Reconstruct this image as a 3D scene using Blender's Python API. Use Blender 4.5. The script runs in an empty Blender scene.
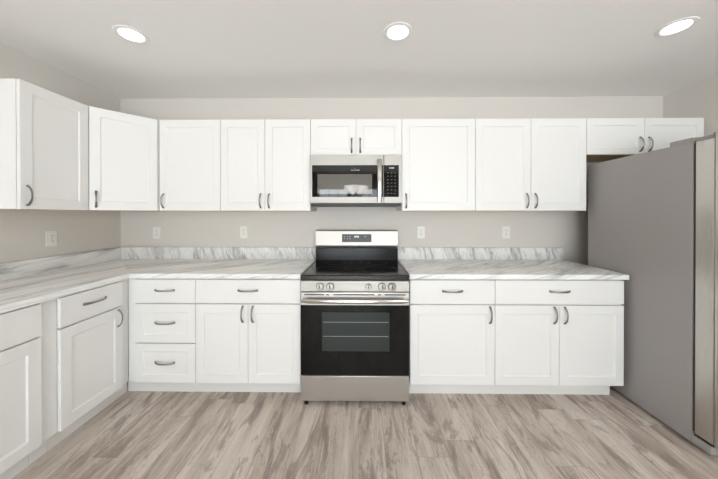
import bpy, bmesh, math, random
from mathutils import Vector, Matrix
random.seed(7)
S = bpy.context.scene
COL = S.collection
IN = 0.0254
def lin(r, g, b):
    f = lambda c: (c/255/12.92) if c/255 <= .04045 else ((c/255+.055)/1.055)**2.4
    return (f(r), f(g), f(b), 1)

# ------------------------------------------------------------------ camera
cam = bpy.data.cameras.new('camera'); cam_o = bpy.data.objects.new('camera', cam); COL.objects.link(cam_o)
cam.sensor_fit = 'HORIZONTAL'; cam.sensor_width = 36
cam.lens = 36*267.45/718
cam.shift_x = -0.117/718; cam.shift_y = -24.03/718
cam.clip_start = .02; cam.clip_end = 60
cam_o.location = (2.01*IN, -100.71*IN, 52.80*IN)
cam_o.rotation_euler = (math.pi/2-0.0036, 0, 0.0114)
S.camera = cam_o
# ------------------------------------------------------------------ sky and exposure
W = bpy.data.worlds.new('world'); S.world = W; W.use_nodes = True
bg = W.node_tree.nodes['Background']
bg.inputs[1].default_value = 1.0
SKY, GROUND_FILL = 10.0, 16.2                           # radiance of the hazy sky; lower half is added glow to lift the ceiling
_t = W.node_tree
_c = _t.nodes.new('ShaderNodeTexCoord'); _s = _t.nodes.new('ShaderNodeSeparateXYZ'); _r = _t.nodes.new('ShaderNodeMapRange')
_m = _t.nodes.new('ShaderNodeMix'); _m.data_type = 'RGBA'
_t.links.new(_c.outputs['Generated'], _s.inputs[0]); _t.links.new(_s.outputs[2], _r.inputs[0])
_r.inputs[1].default_value = -.06; _r.inputs[2].default_value = .02
_t.links.new(_r.outputs[0], _m.inputs[0])
_m.inputs[6].default_value = (GROUND_FILL*.90, GROUND_FILL*.955, GROUND_FILL, 1); _m.inputs[7].default_value = (SKY*.84, SKY*.93, SKY, 1)
_t.links.new(_m.outputs[2], bg.inputs[0])
S.view_settings.view_transform = 'Standard'; S.view_settings.look = 'None'
S.view_settings.exposure = 0.0; S.view_settings.gamma = 1; S.view_settings.use_curve_mapping = False
DOWNLIGHT = 4.0; CHANDELIER = 8.0
S.cycles.max_bounces = 10; S.cycles.diffuse_bounces = 6; S.cycles.glossy_bounces = 5
S.cycles.sample_clamp_indirect = 6
# room, inches: back wall y = 0, floor z = 0, x = 0 on the range
XL, XR, YR, H = -89.83, 113.7, -216.0, 96.7

# openings behind the viewpoint, the second added to light the left doors (x0, x1, z0, z1)
OPEN = [(-46, 22, 1.5, 82), (46, 104, 30, 84)]
for x0, x1, z0, z1 in OPEN:                       # sky portals: sampling guides for the daylight
    l = bpy.data.lights.new('window_daylight', 'AREA'); l.shape = 'RECTANGLE'
    l.size = (x1-x0)*IN; l.size_y = (z1-z0)*IN; l.cycles.is_portal = True
    o = bpy.data.objects.new('window_daylight', l); COL.objects.link(o)
    o.location = ((x0+x1)/2*IN, (YR-5)*IN, (z0+z1)/2*IN); o.rotation_euler = (math.pi/2, 0, 0)

# ------------------------------------------------------------------ materials
def mat(name, col, rough=.5, metal=0, spec=.5, emit=None, estr=0, coat=0):
    m = bpy.data.materials.new(name); m.use_nodes = True
    p = m.node_tree.nodes['Principled BSDF']
    p.inputs['Base Color'].default_value = col; p.inputs['Roughness'].default_value = rough
    p.inputs['Metallic'].default_value = metal; p.inputs['Specular IOR Level'].default_value = spec
    p.inputs['Coat Weight'].default_value = coat
    if emit: p.inputs['Emission Color'].default_value = emit; p.inputs['Emission Strength'].default_value = estr
    return m
class NT:
    def __init__(s, m): s.t = m.node_tree; s.p = s.t.nodes['Principled BSDF']
    def n(s, typ, **kw):
        nd = s.t.nodes.new(typ)
        for k, v in kw.items(): setattr(nd, k, v)
        return nd
    def l(s, a, b): s.t.links.new(a, b)
    def math(s, op, a, b=None, c=None):
        nd = s.n('ShaderNodeMath', operation=op)
        for i, v in enumerate((a, b, c)):
            if v is None: continue
            if isinstance(v, (int, float)): nd.inputs[i].default_value = v
            else: s.l(v, nd.inputs[i])
        return nd.outputs[0]
    def comb(s, x, y, z):
        nd = s.n('ShaderNodeCombineXYZ')
        for i, v in enumerate((x, y, z)):
            if isinstance(v, (int, float)): nd.inputs[i].default_value = v
            else: s.l(v, nd.inputs[i])
        return nd.outputs[0]
    def noise(s, vec, scale, detail=4, rough=.5, dist=0):
        nd = s.n('ShaderNodeTexNoise'); s.l(vec, nd.inputs['Vector'])
        nd.inputs['Scale'].default_value = scale; nd.inputs['Detail'].default_value = detail
        nd.inputs['Roughness'].default_value = rough; nd.inputs['Distortion'].default_value = dist
        return nd.outputs[0]
    def ramp(s, fac, stops):
        nd = s.n('ShaderNodeValToRGB'); s.l(fac, nd.inputs[0]); e = nd.color_ramp.elements
        while len(e) < len(stops): e.new(.5)
        for el, (p, c) in zip(e, stops): el.position = p; el.color = c if len(c) == 4 else (*c, 1)
        return nd.outputs[0]
    def mix(s, fac, a, b, blend='MIX'):
        nd = s.n('ShaderNodeMix', data_type='RGBA', blend_type=blend)
        for sock, v in ((nd.inputs[0], fac), (nd.inputs[6], a), (nd.inputs[7], b)):
            if isinstance(v, (int, float)): sock.default_value = v
            elif isinstance(v, tuple): sock.default_value = v
            else: s.l(v, sock)
        return nd.outputs[2]
    def bump(s, h, strength, dist=.001):
        nd = s.n('ShaderNodeBump'); nd.inputs['Strength'].default_value = strength; nd.inputs['Distance'].default_value = dist
        s.l(h, nd.inputs['Height']); s.l(nd.outputs[0], s.p.inputs['Normal'])

def painted(name, col, rough, bump=.06, scale=90):
    m = mat(name, col, rough); t = NT(m)
    c = t.n('ShaderNodeTexCoord').outputs['Object']
    n = t.noise(c, scale, 3)
    t.bump(n, bump, .0006)
    return m
M_WALL = painted('wall_paint', lin(212, 207, 200), .7)
M_CEIL = painted('ceiling_paint', lin(240, 239, 237), .85, .1)
M_WHITE = painted('cabinet_lacquer', lin(234, 233, 230), .38, .01, 30)
M_KICK = mat('toe_kick_white', lin(226, 224, 220), .5)
M_UNDER = mat('raw_birch_ply', lin(196, 172, 138), .6)
M_NICKEL = mat('brushed_nickel', lin(150, 146, 141), .28, 1)
M_BLACK = mat('black_plastic', lin(22, 22, 22), .45)
M_DARK = mat('dark_grey_plastic', lin(70, 68, 66), .4)
M_GLASS = mat('black_glass', lin(12, 11, 11), .04, 0, .32)
M_RISER = mat('riser_enamel', lin(26, 25, 24), .2, 0, .14)
M_KNOB = mat('knob_satin_steel', lin(168, 164, 159), .32, 1)
M_COOK = mat('black_ceramic_glass', lin(12, 12, 12), .05, 0, .35)
M_RIM = mat('cooktop_rim', lin(52, 50, 48), .25, .6)
M_PLATE = mat('outlet_white', lin(232, 230, 226), .35)
M_SLOT = mat('outlet_slot', lin(60, 56, 52), .6)
M_TRIM = mat('white_trim', lin(238, 237, 234), .45)
M_PRINT = mat('pale_print', lin(200, 200, 198), .5)
M_CLOCK = mat('clock_digits', lin(200, 202, 200), .5, emit=(.85, .95, 1, 1), estr=.35)
M_LENS = mat('led_lens', lin(255, 250, 240), .5, emit=(1, .97, .93, 1), estr=DOWNLIGHT)
M_RED = mat('red_enamel', lin(150, 40, 36), .4)
M_LABEL = mat('grey_print', lin(120, 118, 115), .5)
M_BRONZE = mat('dark_bronze', lin(48, 42, 38), .4, .7)
M_SHADE = mat('white_glass_shade', lin(245, 243, 238), .3, emit=(1, .97, .93, 1), estr=CHANDELIER)

def steel(name, col, rough, axis, str_=.25):
    m = mat(name, col, rough, 1); t = NT(m)
    c = t.n('ShaderNodeTexCoord').outputs['Object']
    sep = t.n('ShaderNodeSeparateXYZ'); t.l(c, sep.inputs[0])
    k = [900, 900, 900]; k[axis] = 6
    v = t.comb(*[t.math('MULTIPLY', sep.outputs[i], k[i]) for i in range(3)])
    n = t.noise(v, 1, 2)
    t.l(t.math('ADD', t.math('MULTIPLY', n, .16), rough-.08), t.p.inputs['Roughness'])
    t.bump(n, str_*.2, .0002)
    return m
M_STEEL = steel('brushed_steel', lin(196, 192, 186), .36, 0)
M_SATIN = steel('satin_steel', lin(182, 178, 172), .56, 0)
M_SATINL = steel('satin_steel_bright', lin(198, 194, 187), .5, 0)
M_STEELV = steel('brushed_steel_door', lin(196, 192, 187), .30, 2)
M_CHROME = mat('polished_steel', lin(190, 187, 182), .14, 1)
M_FSIDE = painted('fridge_side_grey', lin(152, 147, 144), .42, .05, 400)
M_GASKET = mat('gasket_dark_grey', lin(70, 69, 68), .6)
M_MESH = None
def mesh_glass():
    m = mat('screened_glass', lin(104, 101, 96), .02, 0, .6); t = NT(m)
    c = t.n('ShaderNodeTexCoord').outputs['Object']
    v = t.n('ShaderNodeTexVoronoi'); t.l(c, v.inputs['Vector']); v.inputs['Scale'].default_value = 700
    t.l(t.ramp(v.outputs['Distance'], [(0, lin(86, 84, 80)), (1, lin(122, 119, 113))]), t.p.inputs['Base Color'])
    return m
M_MESH = mesh_glass()
M_OVENGLASS = mat('oven_window_glass', lin(46, 52, 50), .06, 0, .4)
M_RACK = mat('oven_rack_wire', lin(150, 152, 150), .3, .3)

def floor_mat():
    m = mat('vinyl_plank', lin(160, 146, 135), .42); t = NT(m)
    g = t.n('ShaderNodeNewGeometry').outputs['Position']
    sp = t.n('ShaderNodeSeparateXYZ'); t.l(g, sp.inputs[0]); X, Y = sp.outputs[0], sp.outputs[1]
    pw, pl = .180, 1.22
    u = t.math('DIVIDE', X, pw); cu = t.math('FLOOR', u); fu = t.math('FRACT', u)
    wn = t.n('ShaderNodeTexWhiteNoise', noise_dimensions='1D'); t.l(cu, wn.inputs['W'])
    v = t.math('ADD', t.math('DIVIDE', Y, pl), wn.outputs[0]); rv = t.math('FLOOR', v); fv = t.math('FRACT', v)
    w2 = t.n('ShaderNodeTexWhiteNoise', noise_dimensions='2D'); t.l(t.comb(cu, rv, 0), w2.inputs['Vector'])
    idv = w2.outputs[0]
    off = t.math('MULTIPLY', idv, 53.0)
    # broad figure, fine grain, dark heartwood patches, pale cerused lines
    def vec(kx, ky): return t.comb(t.math('ADD', t.math('MULTIPLY', X, kx), off), t.math('MULTIPLY', Y, ky), off)
    broad = t.noise(vec(9, 1.1), 1, 5, .6, .8)
    fine = t.noise(vec(95, 4.5), 1, 4, .6, .5)
    k = t.math('ADD', t.math('MULTIPLY', broad, .80), t.math('MULTIPLY', fine, .20))
    k = t.math('ADD', k, t.math('MULTIPLY', t.math('SUBTRACT', idv, .5), .08))
    c = t.ramp(k, [(.32, lin(150, 136, 126)), (.42, lin(180, 166, 154)), (.52, lin(202, 189, 178)), (.62, lin(213, 202, 192)), (.74, lin(222, 214, 205))])
    kn = t.noise(vec(6, 1.5), 1, 6, .62, 2.0)
    c = t.mix(t.ramp(kn, [(.52, (0, 0, 0)), (.57, (.45, .45, .45)), (.68, (.8, .8, .8))]), c, lin(130, 114, 105))
    ln = t.math('ABSOLUTE', t.math('SUBTRACT', t.noise(vec(11, 1.3), 1, 4, .6, 1.8), .55))
    c = t.mix(t.ramp(ln, [(.0, (.6, .6, .6)), (.014, (0, 0, 0))]), c, lin(128, 112, 104))
    l2 = t.math('ABSOLUTE', t.math('SUBTRACT', t.noise(vec(12, 1.5), 1, 5, .65, 2.2), .585))
    c = t.mix(t.ramp(l2, [(.0, (.6, .6, .6)), (.012, (0, 0, 0))]), c, lin(226, 217, 208))
    edge = t.math('MINIMUM', t.math('MULTIPLY', t.math('MINIMUM', fu, t.math('SUBTRACT', 1, fu)), pw),
                  t.math('MULTIPLY', t.math('MINIMUM', fv, t.math('SUBTRACT', 1, fv)), pl))
    gap = t.math('LESS_THAN', edge, .0011)
    c = t.mix(t.math('MULTIPLY', gap, .45), c, lin(92, 80, 73))
    t.l(c, t.p.inputs['Base Color'])
    t.bump(t.math('SUBTRACT', t.math('MULTIPLY', fine, .5), gap), .25, .0008)
    return m
M_FLOOR = floor_mat()

def marble(name, ang, along, across, shift, dark=0.0, vertical=False):
    """pale laminate marble; veins stretched along the direction ang (plan), or slanting up a splash"""
    m = mat(name, lin(205, 203, 200), .24, 0, .5); t = NT(m)
    g = t.n('ShaderNodeNewGeometry').outputs['Position']
    mp = t.n('ShaderNodeMapping'); t.l(g, mp.inputs['Vector'])
    if vertical == 'side': mp.inputs['Rotation'].default_value = (-ang, 0, 0)
    elif vertical: mp.inputs['Rotation'].default_value = (0, ang, 0)
    else: mp.inputs['Rotation'].default_value = (0, 0, -ang)
    sp = t.n('ShaderNodeSeparateXYZ'); t.l(mp.outputs[0], sp.inputs[0])
    a = sp.outputs[0]; b = sp.outputs[2] if vertical else sp.outputs[1]
    if not vertical: b = t.math('ADD', b, t.math('MULTIPLY', sp.outputs[2], 2.2)); a = t.math('ADD', a, t.math('MULTIPLY', sp.outputs[2], 1.0))
    if vertical == 'side': a = sp.outputs[1]
    elif vertical: a, b = b, a
    def sv(ka, kb, s): return t.comb(t.math('ADD', t.math('MULTIPLY', a, ka), s), t.math('MULTIPLY', b, kb), s)
    n1 = t.noise(sv(along, across, shift), 1, 5, .55, .9)
    n2 = t.noise(sv(along*.8, across*1.5, shift+9), 1, 5, .62, .9)
    n3 = t.noise(sv(along*.5, across*.45, shift+4), 1, 3, .5, .5)
    n4 = t.noise(sv(along*3, across*4, shift+2), 1, 4, .6, .4)
    c = t.ramp(t.math('ADD', t.math('MULTIPLY', n1, .8), t.math('MULTIPLY', n4, .2)),
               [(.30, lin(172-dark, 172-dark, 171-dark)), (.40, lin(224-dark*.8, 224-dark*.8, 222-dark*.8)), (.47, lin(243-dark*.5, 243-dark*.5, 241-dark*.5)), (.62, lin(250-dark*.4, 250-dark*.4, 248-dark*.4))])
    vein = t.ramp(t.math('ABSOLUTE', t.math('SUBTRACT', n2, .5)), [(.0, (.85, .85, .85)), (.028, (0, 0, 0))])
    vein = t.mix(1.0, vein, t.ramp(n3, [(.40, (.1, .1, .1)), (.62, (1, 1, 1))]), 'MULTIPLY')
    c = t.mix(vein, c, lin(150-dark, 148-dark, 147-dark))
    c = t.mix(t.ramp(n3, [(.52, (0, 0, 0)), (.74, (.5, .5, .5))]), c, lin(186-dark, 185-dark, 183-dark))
    t.l(c, t.p.inputs['Base Color'])
    return m
M_MARB_BACK = marble('marble_laminate', math.radians(36), 1.5, 9, 3.1)
M_MARB_RIGHT = marble('marble_laminate_right', math.radians(36), 1.5, 9, 7.7)
M_MARB_LEFT = marble('marble_laminate_left', math.radians(84), 1.2, 9.0, 1.7)
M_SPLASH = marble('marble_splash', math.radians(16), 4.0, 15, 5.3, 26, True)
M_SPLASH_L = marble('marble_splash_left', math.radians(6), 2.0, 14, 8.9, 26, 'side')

# ------------------------------------------------------------------ mesh helpers (all lengths in inches)
def box(bm, x0, x1, y0, y1, z0, z1, bev=0, seg=2):
    r = bmesh.ops.create_cube(bm, size=1)
    vs = r['verts']
    for v in vs:
        v.co = Vector(((x0+x1)/2+v.co.x*(x1-x0), (y0+y1)/2+v.co.y*(y1-y0), (z0+z1)/2+v.co.z*(z1-z0)))
    if bev:
        es = list({e for v in vs for e in v.link_edges})
        bmesh.ops.bevel(bm, geom=es, offset=bev, segments=seg, profile=.5, affect='EDGES')
    return bm
def cyl(bm, c, r, h, axis='Z', seg=32, r2=None, bev=0):
    rr = bmesh.ops.create_cone(bm, cap_ends=True, segments=seg, radius1=r, radius2=r if r2 is None else r2, depth=h)
    M = {'Z': Matrix.Identity(3), 'Y': Matrix.Rotation(math.pi/2, 3, 'X'), 'X': Matrix.Rotation(math.pi/2, 3, 'Y')}[axis]
    vs = rr['verts']
    for v in vs: v.co = M @ v.co + Vector(c)
    if bev:
        es = [e for e in {e for v in vs for e in v.link_edges} if any(len(f.verts) > 4 for f in e.link_faces)]
        bmesh.ops.bevel(bm, geom=es, offset=bev, segments=2, profile=.5, affect='EDGES')
    return bm
def prism(bm, pts, z0, z1):
    lo = [bm.verts.new((x, y, z0)) for x, y in pts]; hi = [bm.verts.new((x, y, z1)) for x, y in pts]
    n = len(pts)
    bm.faces.new(lo[::-1]); bm.faces.new(hi)
    for i in range(n): bm.faces.new((lo[i], lo[(i+1) % n], hi[(i+1) % n], hi[i]))
    return bm
def profile_x(bm, pts, x0, x1):
    """extrude a (y, z) outline along x"""
    lo = [bm.verts.new((x0, y, z)) for y, z in pts]; hi = [bm.verts.new((x1, y, z)) for y, z in pts]
    n = len(pts)
    bm.faces.new(lo); bm.faces.new(hi[::-1])
    for i in range(n): bm.faces.new((lo[(i+1) % n], lo[i], hi[i], hi[(i+1) % n]))
    return bm
def sweep(bm, path, secs, up):
    """closed sections (lists of (a, b)) along path; a runs along the cross direction, b along the normal"""
    rings = []
    n = len(path)
    for i, p in enumerate(path):
        t = (path[min(i+1, n-1)]-path[max(i-1, 0)]).normalized()
        s = up.normalized(); nn = t.cross(s).normalized()
        rings.append([bm.verts.new(p+s*a+nn*b) for a, b in secs[i]])
    k = len(rings[0])
    for i in range(n-1):
        for j in range(k): bm.faces.new((rings[i][j], rings[i][(j+1) % k], rings[i+1][(j+1) % k], rings[i+1][j]))
    bm.faces.new(rings[0][::-1]); bm.faces.new(rings[-1])
    return bm
def ring_sec(a, b, k=20):
    return [(a*math.cos(2*math.pi*i/k), b*math.sin(2*math.pi*i/k)) for i in range(k)]
def obj(name, bm, m, parent=None, label=None, smooth=True):
    bmesh.ops.recalc_face_normals(bm, faces=bm.faces)
    for v in bm.verts: v.co *= IN
    me = bpy.data.meshes.new(name); bm.to_mesh(me); bm.free()
    if m: me.materials.append(m)
    if smooth:
        for p in me.polygons: p.use_smooth = True
        me.set_sharp_from_angle(angle=math.radians(20))
    o = bpy.data.objects.new(name, me); COL.objects.link(o)
    if parent: o.parent = parent
    if label: o['label'] = label
    return o
B = bmesh.new
def thing(name, label, cat, loc=(0, 0, 0), rotz=0, group=None):
    o = bpy.data.objects.new(name, None); COL.objects.link(o); o.empty_display_size = .05
    o.location = Vector(loc)*IN; o.rotation_euler = (0, 0, rotz)
    o['label'] = label; o['category'] = cat
    if group: o['group'] = group
    return o
def struct(name, bm, m, parent=None):
    o = obj(name, bm, m, parent, smooth=False); o['kind'] = 'structure'; return o
def text(name, s, size, loc, m, parent, depth=.02, rot=(math.pi/2, 0, 0)):
    c = bpy.data.curves.new(name, 'FONT'); c.body = s; c.size = size*IN; c.align_x = 'CENTER'; c.align_y = 'CENTER'; c.extrude = depth*IN
    t = bpy.data.objects.new(name+'_tmp', c); COL.objects.link(t)
    me = bpy.data.meshes.new_from_object(t.evaluated_get(bpy.context.evaluated_depsgraph_get()))
    bpy.data.objects.remove(t); me.materials.clear(); me.materials.append(m)
    R = Matrix.Rotation(rot[0], 4, 'X'); me.transform(Matrix.Translation(Vector(loc)*IN) @ R)
    o = bpy.data.objects.new(name, me); COL.objects.link(o); o.parent = parent
    return o

# ------------------------------------------------------------------ the room
struct('floor', box(B(), XL-5, XR+5, YR-5, 5, -2, 0), M_FLOOR)
struct('ceiling', box(B(), XL-5, XR+5, YR-5, 5, H, H+3), M_CEIL)
struct('wall_back', box(B(), XL-5, XR+5, 0, 5, 0, H), M_WALL)
struct('wall_left', box(B(), XL-5, XL, YR, 0, 0, H), M_WALL)
struct('wall_right', box(B(), XR, XR+5, YR, 0, 0, H), M_WALL)
bm = B()
xs = XL-5
for x0, x1, z0, z1 in OPEN:
    box(bm, xs, x0, YR-5, YR, 0, H); box(bm, x0, x1, YR-5, YR, 0, z0); box(bm, x0, x1, YR-5, YR, z1, H); xs = x1
box(bm, xs, XR+5, YR-5, YR, 0, H)
struct('wall_front', bm, M_WALL)
for i, (x0, x1, z0, z1) in enumerate(OPEN):
    bm = B(); w = 2.2
    box(bm, x0, x1, YR-4, YR+.5, z1-w, z1); box(bm, x0, x1, YR-4, YR+.5, z0, z0+w)
    box(bm, x0, x0+w, YR-4, YR+.5, z0+w, z1-w); box(bm, x1-w, x1, YR-4, YR+.5, z0+w, z1-w)
    box(bm, (x0+x1)/2-w, (x0+x1)/2+w, YR-4, YR+.3, z0+w, z1-w)
    n = 2
    for s in (0, 1):
        a = x0+w if s == 0 else (x0+x1)/2+w; b = a+(x1-x0)/2-2*w
        for k in range(1, 3): box(bm, a+(b-a)*k/3-.35, a+(b-a)*k/3+.35, YR-2.4, YR-1.4, z0+w, z1-w)
        for k in range(1, 5): box(bm, a, b, YR-2.4, YR-1.4, z0+(z1-z0)*k/5-.35, z0+(z1-z0)*k/5+.35)
    struct('window_%d' % (i+1), bm, M_TRIM)  # the second frame belongs to the added, unseen window

# ------------------------------------------------------------------ cabinet pieces
def pull_bm(L, vert, cx, cz, y0):
    """arched flat pull with flared feet; stands off the front (front plane y0, towards -y)"""
    bm = B(); path = []; secs = []; n = 20
    for i in range(n+1):
        s = i/n*2-1
        out = 1.12*(1-abs(s)**2.6)+.06
        if abs(s) > .93: out = max(0, out-.05)
        p = (cx, y0-out, cz+s*L/2) if vert else (cx+s*L/2, y0-out, cz)
        path.append(Vector(p))
        wd = .21+.12*abs(s)**2; th = .10+.10*max(0, abs(s)-.72)/.28
        secs.append(ring_sec(wd, th, 20))
    sweep(bm, path, secs, Vector((1, 0, 0)) if vert else Vector((0, 0, 1)))
    for s in (-1, 1):
        c = (cx, y0-.09, cz+s*(L/2-.12)) if vert else (cx+s*(L/2-.12), y0-.09, cz)
        cyl(bm, c, .23, .18, 'Y', 16)
    return bm
def front_bm(x0, x1, z0, z1, y, shaker, sw=2.3, rw=2.5):
    """door or drawer front, .75 thick, front face at y"""
    bm = B()
    if not shaker:
        return box(bm, x0, x1, y, y+.75, z0, z1, .05)
    rec, bv = .26, .2
    e = .05
    def loop(dx, dz, yy): return [bm.verts.new(p) for p in ((x0+dx, yy, z0+dz), (x1-dx, yy, z0+dz), (x1-dx, yy, z1-dz), (x0+dx, yy, z1-dz))]
    loops = [loop(0, 0, y+.75), loop(0, 0, y+e), loop(e, e, y), loop(sw, rw, y), loop(sw+.03, rw+.03, y+.06), loop(sw+bv, rw+bv, y+rec-.05), loop(sw+bv+.03, rw+bv+.03, y+rec)]
    for a, b in zip(loops, loops[1:]):
        for j in range(4): bm.faces.new((a[j], a[(j+1) % 4], b[(j+1) % 4], b[j]))
    bm.faces.new(loops[-1]); bm.faces.new(loops[0][::-1])
    return bm
def front(root, kind, x0, x1, z0, z1, y, shaker=True, pull=None):
    o = obj(kind, front_bm(x0, x1, z0, z1, y, shaker, rw=2.5 if z1-z0 > 12.5 else 2.25), M_WHITE, root)
    if pull:
        v, cx, cz = pull
        obj('handle', pull_bm(4.7 if v else 5.7, v, cx, cz, y), M_NICKEL, o, 'arched brushed nickel pull')
    return o
G = .06
def wall_cabinet(label, loc, rot, w, d, h, doors, group='white shaker wall cabinets'):
    """origin on the wall at the left lower corner; doors: (x0, x1, pull side or None)"""
    r = thing('wall_cabinet', label, 'cabinet', loc, rot, group)
    obj('cabinet_box', box(B(), .02, w-.02, -d+.2, -.02, .12, h, .04), M_WHITE, r)
    obj('bottom_panel', box(B(), .3, w-.3, -d+.1, -.1, .02, .115), M_UNDER, r, 'bare wood underside')
    for x0, x1, side in doors:
        px = x0+1.4 if side == 'l' else x1-1.4
        front(r, 'door', x0+G, x1-G, .05, h-.05, -d-.75, True, (True, px, 3.3))
    return r
def base_cabinet(label, loc, rot, w, fronts, kick=(0, 0), group='white shaker base cabinets', d=24, filler=0, fr=0):
    r = thing('base_cabinet', label, 'cabinet', loc, rot, group)
    obj('cabinet_box', box(B(), .02-filler, w-.02+fr, -d+.1, -.02, 4.4, 34.48, .04), M_WHITE, r)
    obj('toe_kick', box(B(), .02+kick[0], w-.02+kick[1], -21.7, -20.9, 0, 4.38), M_KICK, r)
    for f in fronts:
        k, x0, x1, z0, z1 = f[:5]
        y = -d-.75
        if k == 'flat': front(r, 'drawer', x0+G, x1-G, z0, z1, y, False, (False, (x0+x1)/2, (z0+z1)/2+.3))
        elif k == 'drawer': front(r, 'drawer', x0+G, x1-G, z0, z1, y, True, (False, (x0+x1)/2, (z0+z1)/2+.25))
        else:
            px = x0+1.45 if f[5] == 'l' else x1-1.45
            front(r, 'door', x0+G, x1-G, z0, z1, y, True, (True, px, z1-2.75))
    return r
R90 = math.pi/2
DT, DB, FT = 27.5, 27.1, 34.15     # drawer bottom, door top, drawer top
# base cabinets on the left wall: local x runs towards the back wall
base_cabinet('white base cabinet on the left wall cut off by the left edge of the picture', (XL, -69.5, 0), R90, 24.0,
             [('flat', 0, 24, DT, FT), ('door', 0, 24, 4.5, DB, 'l')])
bf = thing('filler_strip', 'narrow white filler panel between the two base cabinets on the left wall', 'filler panel', (XL, -45.48, 0), R90)
obj('strip', box(B(), .02, 3.28, -24.0, -23.3, 4.4, 34.48, .03), M_WHITE, bf); obj('toe_kick', box(B(), .02, 3.28, -21.7, -20.9, 0, 4.38), M_KICK, bf)
base_cabinet('white one drawer one door base cabinet on the left wall nearest the corner', (XL, -42.15, 0), R90, 17.2,
             [('flat', 0, 15.6, DT, FT), ('door', 0, 15.6, 4.5, DB, 'r')], kick=(0, 3.2), fr=1.0)
# base cabinets along the back wall
r = base_cabinet('white three drawer base cabinet in the left corner', (-63.4, 0, 0), 0, 17.65,
             [('flat', 0.05, 17.65, DT, FT), ('drawer', 0.05, 17.65, 16.0, DB), ('drawer', 0.05, 17.65, 4.5, 15.7)], kick=(-4.6, 0), filler=2.5)
base_cabinet('white two door one drawer base cabinet just left of the range', (-45.73, 0, 0), 0, 30.2,
             [('flat', 0, 30.2, DT, FT), ('door', 0, 15.1, 4.5, DB, 'r'), ('door', 15.1, 30.2, 4.5, DB, 'l')])
base_cabinet('white single door base cabinet just right of the range', (15.6, 0, 0), 0, 24.0,
             [('flat', 0, 24, DT, FT), ('door', 0, 24, 4.5, DB, 'r')])
base_cabinet('white two door one drawer base cabinet beside the refrigerator', (39.62, 0, 0), 0, 36.1,
             [('flat', 0, 36.1, DT, FT), ('door', 0, 18.05, 4.5, DB, 'r'), ('door', 18.05, 36.1, 4.5, DB, 'l')], kick=(0, -1.2))
# wall cabinets
UB, UH = 54.0, 30.2
wall_cabinet('white single door wall cabinet on the left wall with its end panel showing', (XL, -39.8, UB), R90, 15.75, 12, UH, [(0, 15.6, 'l')])
# diagonal corner cabinet
cr = thing('wall_cabinet', 'white diagonal corner wall cabinet between left and back walls', 'cabinet', (XL, 0, UB), 0, 'white shaker wall cabinets')
pts = [(.02, -.02), (.02, -24.0), (12.0, -24.0), (23.95, -12.0), (23.95, -.02)]
obj('cabinet_box', prism(B(), pts, .12, UH), M_WHITE, cr)
obj('bottom_panel', prism(B(), [(.4, -.4), (.4, -23.6), (11.8, -23.6), (23.5, -11.8), (23.5, -.4)], .02, .115), M_UNDER, cr, 'bare wood underside')
dd = front(cr, 'door', .5, 16.4, .05, UH-.05, -.76, True, (True, 1.9, 3.3))
dd.location = (12.0*IN, -24.0*IN, 0); dd.rotation_euler = (0, 0, math.radians(45))
wall_cabinet('white single door wall cabinet right of the diagonal corner cabinet', (XL+24.0, 0, UB), 0, 20.9, 12, UH, [(.6, 20.9, 'l')])
wall_cabinet('white two door wall cabinet just left of the microwave', (-44.9, 0, UB), 0, 29.85, 12, UH, [(0, 14.8, 'r'), (14.8, 29.85, 'l')])
wall_cabinet('short white two door wall cabinet above the microwave', (-15.03, 0, 72.2), 0, 30.05, 12, 12.0, [(0, 15, 'r'), (15, 30.05, 'l')])
wall_cabinet('white wide single door wall cabinet just right of the microwave', (15.04, 0, UB), 0, 24.0, 12, UH, [(0, 24, 'l')])
wall_cabinet('white two door wall cabinet between the single door one and the refrigerator', (39.06, 0, UB), 0, 36.0, 12, UH, [(0, 18.05, 'r'), (18.05, 36, 'l')])
wall_cabinet('short white two door wall cabinet above the refrigerator', (75.08, 0, 72.3), 0, 38.5, 12, 11.9, [(0, 18.6, 'r'), (18.6, 37.7, 'l')])

# ------------------------------------------------------------------ countertops
def slab(bm, pts, z0, z1, fronts):
    """fronts: indices of outline sides with a rounded nose"""
    prism(bm, pts, z0, z1)
    bm.verts.ensure_lookup_table(); bm.edges.ensure_lookup_table()
    sel = []
    for i in fronts:
        a, b = pts[i], pts[(i+1) % len(pts)]
        for e in bm.edges:
            p, q = e.verts
            if abs(p.co.z-q.co.z) < 1e-4:
                s = {(round(p.co.x, 3), round(p.co.y, 3)), (round(q.co.x, 3), round(q.co.y, 3))}
                if s == {(round(a[0], 3), round(a[1], 3)), (round(b[0], 3), round(b[1], 3))}: sel.append(e)
    bmesh.ops.bevel(bm, geom=sel, offset=.35, segments=4, profile=.5, affect='EDGES')
    return bm
CX = 15.35
ct = thing('countertop', 'grey veined marble look countertop along the left wall and round the corner', 'countertop', (0, 0, 34.5))
LX = XL+25.5
obj('worktop', slab(B(), [(XL+.02, -.02), (LX, -25.5), (-CX, -25.5), (-CX, -.02)], .02, 1.5, [1]), M_MARB_BACK, ct)
obj('worktop', slab(B(), [(XL+.02, -.03), (XL+.02, -70), (LX, -70), (LX, -25.51)], .02, 1.5, [2]), M_MARB_LEFT, ct)
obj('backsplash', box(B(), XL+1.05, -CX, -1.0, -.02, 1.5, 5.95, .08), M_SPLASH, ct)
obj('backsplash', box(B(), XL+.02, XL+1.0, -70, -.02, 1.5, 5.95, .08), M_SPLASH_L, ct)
ct2 = thing('countertop', 'grey veined marble look countertop between range and refrigerator', 'countertop', (0, 0, 34.5))
obj('worktop', slab(B(), [(CX, -.02), (CX, -25.5), (76.35, -25.5), (76.35, -.02)], .02, 1.5, [1]), M_MARB_RIGHT, ct2)
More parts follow.
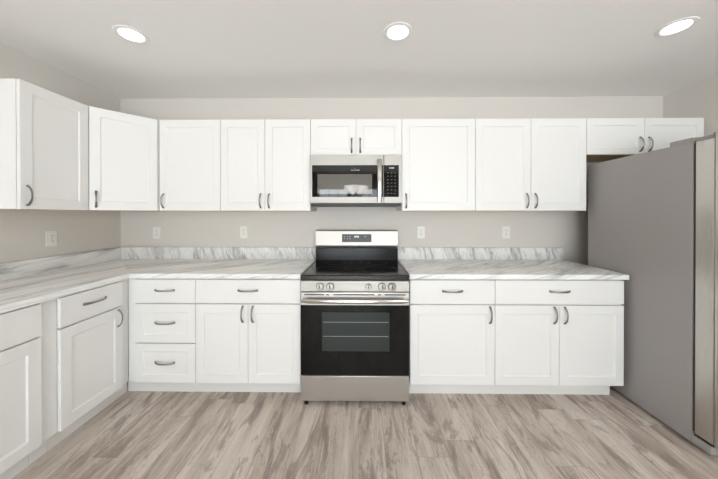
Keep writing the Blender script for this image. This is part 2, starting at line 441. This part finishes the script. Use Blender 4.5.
obj('backsplash', box(B(), CX, 76.35, -1.0, -.02, 1.5, 5.95, .08), M_SPLASH, ct2)

# ------------------------------------------------------------------ range
rg = thing('range', 'stainless steel electric range with black glass oven door and cooktop', 'range', (0, 0, 0))
RX = 14.95
obj('body', box(B(), -RX+.1, RX-.1, -25.3, -.6, 1.2, 34.6), M_DARK, rg, 'dark grey painted sides')
# cooktop: rim frame round a glass plate
bm = B()
profile_x(bm, [(-27.1, 34.66), (-27.45, 34.95), (-27.45, 35.9), (-27.2, 36.12), (-25.6, 36.22), (-25.6, 34.66)], -RX, RX)
box(bm, -RX, -RX+.7, -25.6, -1.0, 34.66, 36.22, .06); box(bm, RX-.7, RX, -25.6, -1.0, 34.66, 36.22, .06)
obj('cooktop_rim', bm, M_RIM, rg, 'dark metal edge of the cooktop')
ck = obj('cooktop_glass', box(B(), -RX+.72, RX-.72, -25.58, -3.0, 35.4, 36.16, .03), M_COOK, rg, 'black glass cooktop')
for x, y, rr in ((-7.3, -19.5, 4.6), (7.3, -19.5, 5.2), (-7.3, -8.6, 3.4), (7.3, -8.6, 3.4), (0, -7.2, 2.2)):
    bm = B(); k = 48
    for i in range(k):
        a0, a1 = 2*math.pi*i/k, 2*math.pi*(i+1)/k
        f = [bm.verts.new((x+q*math.cos(a), y+q*math.sin(a), 36.168)) for q, a in ((rr, a0), (rr, a1), (rr-.09, a1), (rr-.09, a0))]
        bm.faces.new(f)
    obj('burner_ring', bm, M_DARK, ck)
# backguard
obj('riser', profile_x(B(), [(-3.0, 35.0), (-2.75, 40.4), (-.6, 40.4), (-.6, 35.0)], -RX, RX), M_RISER, rg, 'glossy black riser behind the cooktop')
bgd = obj('backguard', profile_x(B(), [(-2.7, 40.42), (-3.5, 41.25), (-3.62, 41.6), (-3.15, 46.7), (-2.8, 47.05), (-.6, 47.05), (-.6, 40.42)], -RX, RX), M_SATINL, rg)
def onface(z, d=0): return -3.62+(z-41.6)/(46.7-41.6)*.47-d
def faceplate(bm, x0, x1, z0, z1, d0, d1):
    pts = [(onface(z0, d1), z0), (onface(z1, d1), z1), (onface(z1, d0), z1), (onface(z0, d0), z0)]
    return profile_x(bm, pts, x0, x1)
disp = obj('display', faceplate(B(), -5.35, 5.4, 42.75, 45.65, -.05, .04), M_DARK, bgd, 'dark grey display panel')
bm = B()
for i, x in enumerate((-.66, -.22, .22, .66)): faceplate(bm, x-.17, x+.17, 44.42, 45.05, .04, .06)
obj('clock', bm, M_CLOCK, disp, 'lit clock digits')
for x in (-4.4, -3.3, -2.4):
    for z in (44.75, 44.0): obj('key_mark', faceplate(B(), x-.22, x+.22, z-.07, z+.07, .04, .055), M_PRINT, disp)
obj('key_mark', faceplate(B(), 2.7, 3.6, 44.7, 44.85, .04, .055), M_PRINT, disp)
# knob panel
kp = obj('control_panel', profile_x(B(), [(-27.2, 31.55), (-27.3, 31.7), (-27.05, 34.4), (-26.8, 34.62), (-25.3, 34.62), (-25.3, 31.55)], -RX, RX), M_SATIN, rg)
def knob(x, r):
    z = 32.95
    bm = B(); cyl(bm, (x, -27.45, z), r*1.05, .55, 'Y', 32, bev=.05)
    cyl(bm, (x, -27.95, z), r*.86, .6, 'Y', 32, r2=r*.98, bev=.06)
    k = obj('knob', bm, M_KNOB, kp)
    obj('skirt', cyl(B(), (x, -27.3, z), r*1.22, .12, 'Y', 32), M_DARK, k, 'dark ring behind the knob')
    obj('grip', box(B(), x-.17, x+.17, -28.75, -28.24, z-r*.9, z+r*.9, .08), M_KNOB, k)
    obj('pointer', box(B(), x-.09, x+.09, -28.8, -28.752, z-r*.2, z+r*.82), M_BLACK, k)
for x in (-9.6, -6.75, 3.75, 7.45, 10.2): knob(x, .92 if x != 3.75 else .72)
for x in (-11.2, -8.3, 2.2, 5.4, 9.0, 11.9, .3): obj('dial_mark', box(B(), x-.07, x+.07, -27.3, -27.13, 33.3, 33.42), M_LABEL, kp)
# oven door
dr = obj('oven_door', box(B(), -RX, RX, -27.2, -25.35, 8.55, 31.35, .12), M_STEEL, rg)
obj('door_glass', box(B(), -RX+.03, RX-.03, -27.34, -27.1, 8.6, 27.85, .04), M_GLASS, dr, 'black glass oven door panel')
win = obj('window', box(B(), -9.05, 9.95-.4, -27.37, -27.335, 15.2, 25.9), M_OVENGLASS, dr, 'oven window with racks showing')
bm = B()
for z in (23.2, 19.3):
    box(bm, -8.7, 9.2, -27.39, -27.372, z-.07, z+.07)
obj('rack', bm, M_RACK, win, 'pale oven rack bars')
bm = B()
for a, b in ((-14.0, -8.5), (-7.9, -7.1), (-5.9, 5.4), (6.3, 7.2), (8.2, 13.9)): box(bm, a, b, -27.26, -27.15, 30.55, 30.9)
obj('vent_slot', bm, M_DARK, dr)
bm = B(); path = []; secs = []
for i in range(25):
    s = i/24*2-1
    path.append(Vector((s*14.5, -28.55-.55*(1-s*s), 29.35)))
    secs.append(ring_sec(.62 if abs(s) < .9 else .62-.25*(abs(s)-.9)/.1, .3, 20))
sweep(bm, path, secs, Vector((0, 0, 1)))
for s in (-1, 1): box(bm, s*13.7-.5, s*13.7+.5, -28.7, -27.15, 28.95, 29.75, .1)
obj('door_handle', bm, M_CHROME, dr)
obj('drawer', box(B(), -RX, RX, -27.1, -25.35, 1.25, 8.2, .14), M_STEEL, rg, 'stainless storage drawer front')
for x in (-13.6, 13.6):
    for y in (-26.2, -3):
        obj('foot', cyl(B(), (x, y, .6), .55, 1.19, 'Z', 20), M_BLACK, rg)

# ------------------------------------------------------------------ microwave
mw = thing('microwave', 'stainless over the range microwave with black door glass', 'microwave', (0, 0, 56.2))
MX0, MX1 = -14.95, 14.85
def mz(z): return z-56.2
obj('case', box(B(), MX0+.15, MX1-.15, -13.0, -.05, .35, 15.9), M_DARK, mw, 'dark case')
md = obj('door', box(B(), MX0, 8.92, -14.5, -13.02, .25, 15.85, .12), M_SATIN, mw)
obj('door_glass', box(B(), -14.15, 8.75, -14.6, -14.45, mz(58.45), mz(68.7), .05), M_GLASS, md, 'black glass panel')
obj('window', box(B(), -12.4, 5.2, -14.63, -14.6, mz(59.4), mz(65.8)), M_MESH, md, 'grey screened window')
text('logo', 'FRIGIDAIRE', .55, (-.25, -14.61, mz(67.05)), M_PRINT, md)
obj('emblem', prism(B(), [(-.5, -14.63), (0, -14.63), (0, -14.6), (-.5, -14.6)], mz(67.55), mz(67.85)), M_RED, md, 'small dark red emblem')
bm = B(); path = []; secs = []
for i in range(17):
    s = i/16*2-1
    path.append(Vector((7.55, -15.75-.45*(1-s*s), mz(63.6)+s*6.8))); secs.append(ring_sec(.72, .24, 20))
sweep(bm, path, secs, Vector((1, 0, 0)))
for s in (-1, 1): box(bm, 7.1, 8.0, -15.8, -14.45, mz(63.6)+s*6.1-.5, mz(63.6)+s*6.1+.5, .1)
obj('handle', bm, M_CHROME, md)
cp = obj('side_panel', box(B(), 9.0, MX1, -14.5, -13.02, .25, 15.85, .12), M_SATIN, mw)
kpad = obj('control_panel', box(B(), 9.02, 13.8, -14.6, -14.45, mz(58.45), mz(68.7), .05), M_GLASS, cp, 'black key panel')
bm = B()
for i in range(4): box(bm, 10.7+i*.42, 11.02+i*.42, -14.63, -14.6, mz(67.55), mz(68.0))
obj('clock', bm, M_PRINT, kpad, 'pale clock digits')
for rz in (66.2, 65.1, 64.0, 62.9, 61.8, 60.7, 59.6):
    for x in (10.3, 11.45, 12.6):
        obj('key', box(B(), x-.22, x+.22, -14.63, -14.6, mz(rz)-.1, mz(rz)+.1), M_LABEL, kpad)
bm = B(); box(bm, MX0+.3, MX1-.3, -13.8, -1, -.6, .33, .1)
obj('base_grille', bm, M_BLACK, mw, 'black vented underside')

# ------------------------------------------------------------------ refrigerator
fr = thing('refrigerator', 'tall stainless refrigerator with plain grey side at the right', 'refrigerator', (77.05, -10.9, 0))
FW = 35.6
def fy(y): return y+10.9
obj('body', box(B(), 0, FW, fy(-39.05), 0, .9, 69.25, .12), M_FSIDE, fr, 'smooth grey painted cabinet sides')
obj('gasket', box(B(), .35, FW-.35, fy(-39.6), fy(-39.06), 3.6, 68.9), M_GASKET, fr, 'dark door gasket')
def fdoor(x0, x1, hx):
    d = obj('door', box(B(), x0, x1, fy(-42.9), fy(-39.62), 3.4, 69.2, .16), M_STEELV, fr, 'brushed stainless door')
    obj('door_skin', box(B(), x0+.02, x1-.02, fy(-43.7), fy(-42.88), 3.0, 71.0, .25, 3), M_STEELV, d)
    bm = B(); path = []; secs = []
    for i in range(17):
        s = i/16*2-1
        path.append(Vector((hx, fy(-45.9)-.3*(1-s*s), 42+s*16))); secs.append(ring_sec(.5, .34, 20))
    sweep(bm, path, secs, Vector((1, 0, 0)))
    for s in (-1, 1): box(bm, hx-.4, hx+.4, fy(-45.9), fy(-43.65), 42+s*15.2-.5, 42+s*15.2+.5, .1)
    obj('handle', bm, M_CHROME, d)
    obj('door_foot', box(B(), x0+.3, x1-.3, fy(-42.7), fy(-39.7), 2.75, 3.38, .1), M_BLACK, d)
fdoor(0, 15.9, 14.2); fdoor(16.1, FW, 17.8)
for x0, x1 in ((.1, 3.6), (FW-3.6, FW-.1)):
    bm = B(); box(bm, x0, x1, fy(-39.0), fy(-34.4), 69.26, 70.35, .12)
    box(bm, x0+.4, x1-.3, fy(-42.6), fy(-38.9), 69.3, 70.1, .15)
    cyl(bm, ((x0+x1)/2, fy(-42.0), 70.0), .7, 1.3, 'Z', 20)
    obj('hinge_cover', bm, M_FSIDE, fr, 'grey plastic hinge cover')
obj('base_grille', box(B(), 0.05, FW-.05, fy(-42.5), fy(-39.06), .9, 2.72, .2), M_FSIDE, fr)
for x in (2, FW-2):
    for y in (fy(-37.5), -2.5): obj('foot', cyl(B(), (x, y, .45), .7, .89, 'Z', 20), M_BLACK, fr)

# ------------------------------------------------------------------ outlets
def outlet(label, loc, rot):
    r = thing('wall_outlet', label, 'outlet', loc, rot, 'white wall outlets')
    pl = obj('cover_plate', box(B(), -1.45, 1.45, -.24, -.01, -2.3, 2.3, .1), M_PLATE, r)
    for z in (-.78, .78):
        f = obj('receptacle', cyl(B(), (0, -.28, z), .68, .1, 'Y', 24, bev=.03), M_PLATE, r)
        for x in (-.25, .25): obj('slot', box(B(), x-.05, x+.05, -.345, -.331, z-.05, z+.3), M_SLOT, f)
        obj('slot', cyl(B(), (0, -.338, z-.3), .09, .014, 'Y', 12), M_SLOT, f)
    obj('screw', cyl(B(), (0, -.26, 0), .12, .05, 'Y', 12), M_NICKEL, r)
outlet('white double outlet on the left wall', (XL, -22.8, 45.7), R90)
outlet('white double outlet on the back wall above the three drawer cabinet', (-75.9, 0, 45.9), 0)
outlet('white double outlet on the back wall left of the range', (-42.7, 0, 46.1), 0)
outlet('white double outlet on the back wall just right of the range', (24.1, 0, 46.1), 0)
outlet('white double outlet on the back wall nearest the refrigerator', (55.8, 0, 46.1), 0)

# ------------------------------------------------------------------ chandelier over the dining end (seen in the microwave's glass)
ch = thing('chandelier', 'dark stemmed chandelier with white glass shades mirrored in the microwave door', 'chandelier', (-3, -146, H))
obj('canopy', cyl(B(), (0, 0, -.6), 2.6, 1.15, 'Z', 32, bev=.15), M_BRONZE, ch)
obj('stem', cyl(B(), (0, 0, -13.4), .3, 24.8, 'Z', 16), M_BRONZE, ch)
obj('hub', cyl(B(), (0, 0, -27.2), 1.3, 3.0, 'Z', 24, r2=.8, bev=.2), M_BRONZE, ch)
for k in range(5):
    a = 2*math.pi*k/5+.3; d = Vector((math.cos(a), math.sin(a), 0))
    path = [d*(1+5.6*u)+Vector((0, 0, -27.5-2.6*math.sin(math.pi*u)*.9+1.2*u)) for u in [i/14 for i in range(15)]]
    ar = obj('arm', sweep(B(), path, [ring_sec(.28, .28, 20)]*15, d.cross(Vector((0, 0, 1)))), M_BRONZE, ch)
    bm = B(); kk = 28; prof = [(1.0, -26.4), (1.5, -26.2), (2.3, -25.2), (2.8, -23.6), (3.0, -21.6), (3.15, -20.6), (2.95, -20.6), (2.6, -23.6), (2.1, -25.1), (1.2, -25.95)]
    rr = [[bm.verts.new((d.x*6.6+p*math.cos(2*math.pi*i/kk), d.y*6.6+p*math.sin(2*math.pi*i/kk), z)) for i in range(kk)] for p, z in prof]
    for q, w in zip(rr, rr[1:]):
        for i in range(kk): bm.faces.new((q[i], q[(i+1) % kk], w[(i+1) % kk], w[i]))
    bm.faces.new(rr[0][::-1]); bm.faces.new(rr[-1])
    obj('shade', bm, M_SHADE, ar, 'white glass shade')
# ------------------------------------------------------------------ ceiling lights
def downlight(label, x, y):
    r = thing('recessed_light', label, 'ceiling light', (x, y, H), 0, 'round recessed ceiling lights')
    bm = B(); k = 48; prof = [(2.45, -.02), (2.5, -.16), (2.75, -.26), (3.35, -.2), (3.5, -.02)]
    rings = [[bm.verts.new((p*math.cos(2*math.pi*i/k), p*math.sin(2*math.pi*i/k), z)) for i in range(k)] for p, z in prof]
    for a, b in zip(rings, rings[1:]+rings[:1]):
        for i in range(k): bm.faces.new((a[i], a[(i+1) % k], b[(i+1) % k], b[i]))
    obj('trim_ring', bm, M_TRIM, r)
    obj('lens', cyl(B(), (0, 0, -.08), 2.44, .1, 'Z', 48), M_LENS, r, 'bright round lens')
downlight('round recessed ceiling light above the left corner', -54.3, -35.9)
downlight('round recessed ceiling light above the range', 10.6, -36.1)
downlight('round recessed ceiling light above the refrigerator', 75.5, -37.1)
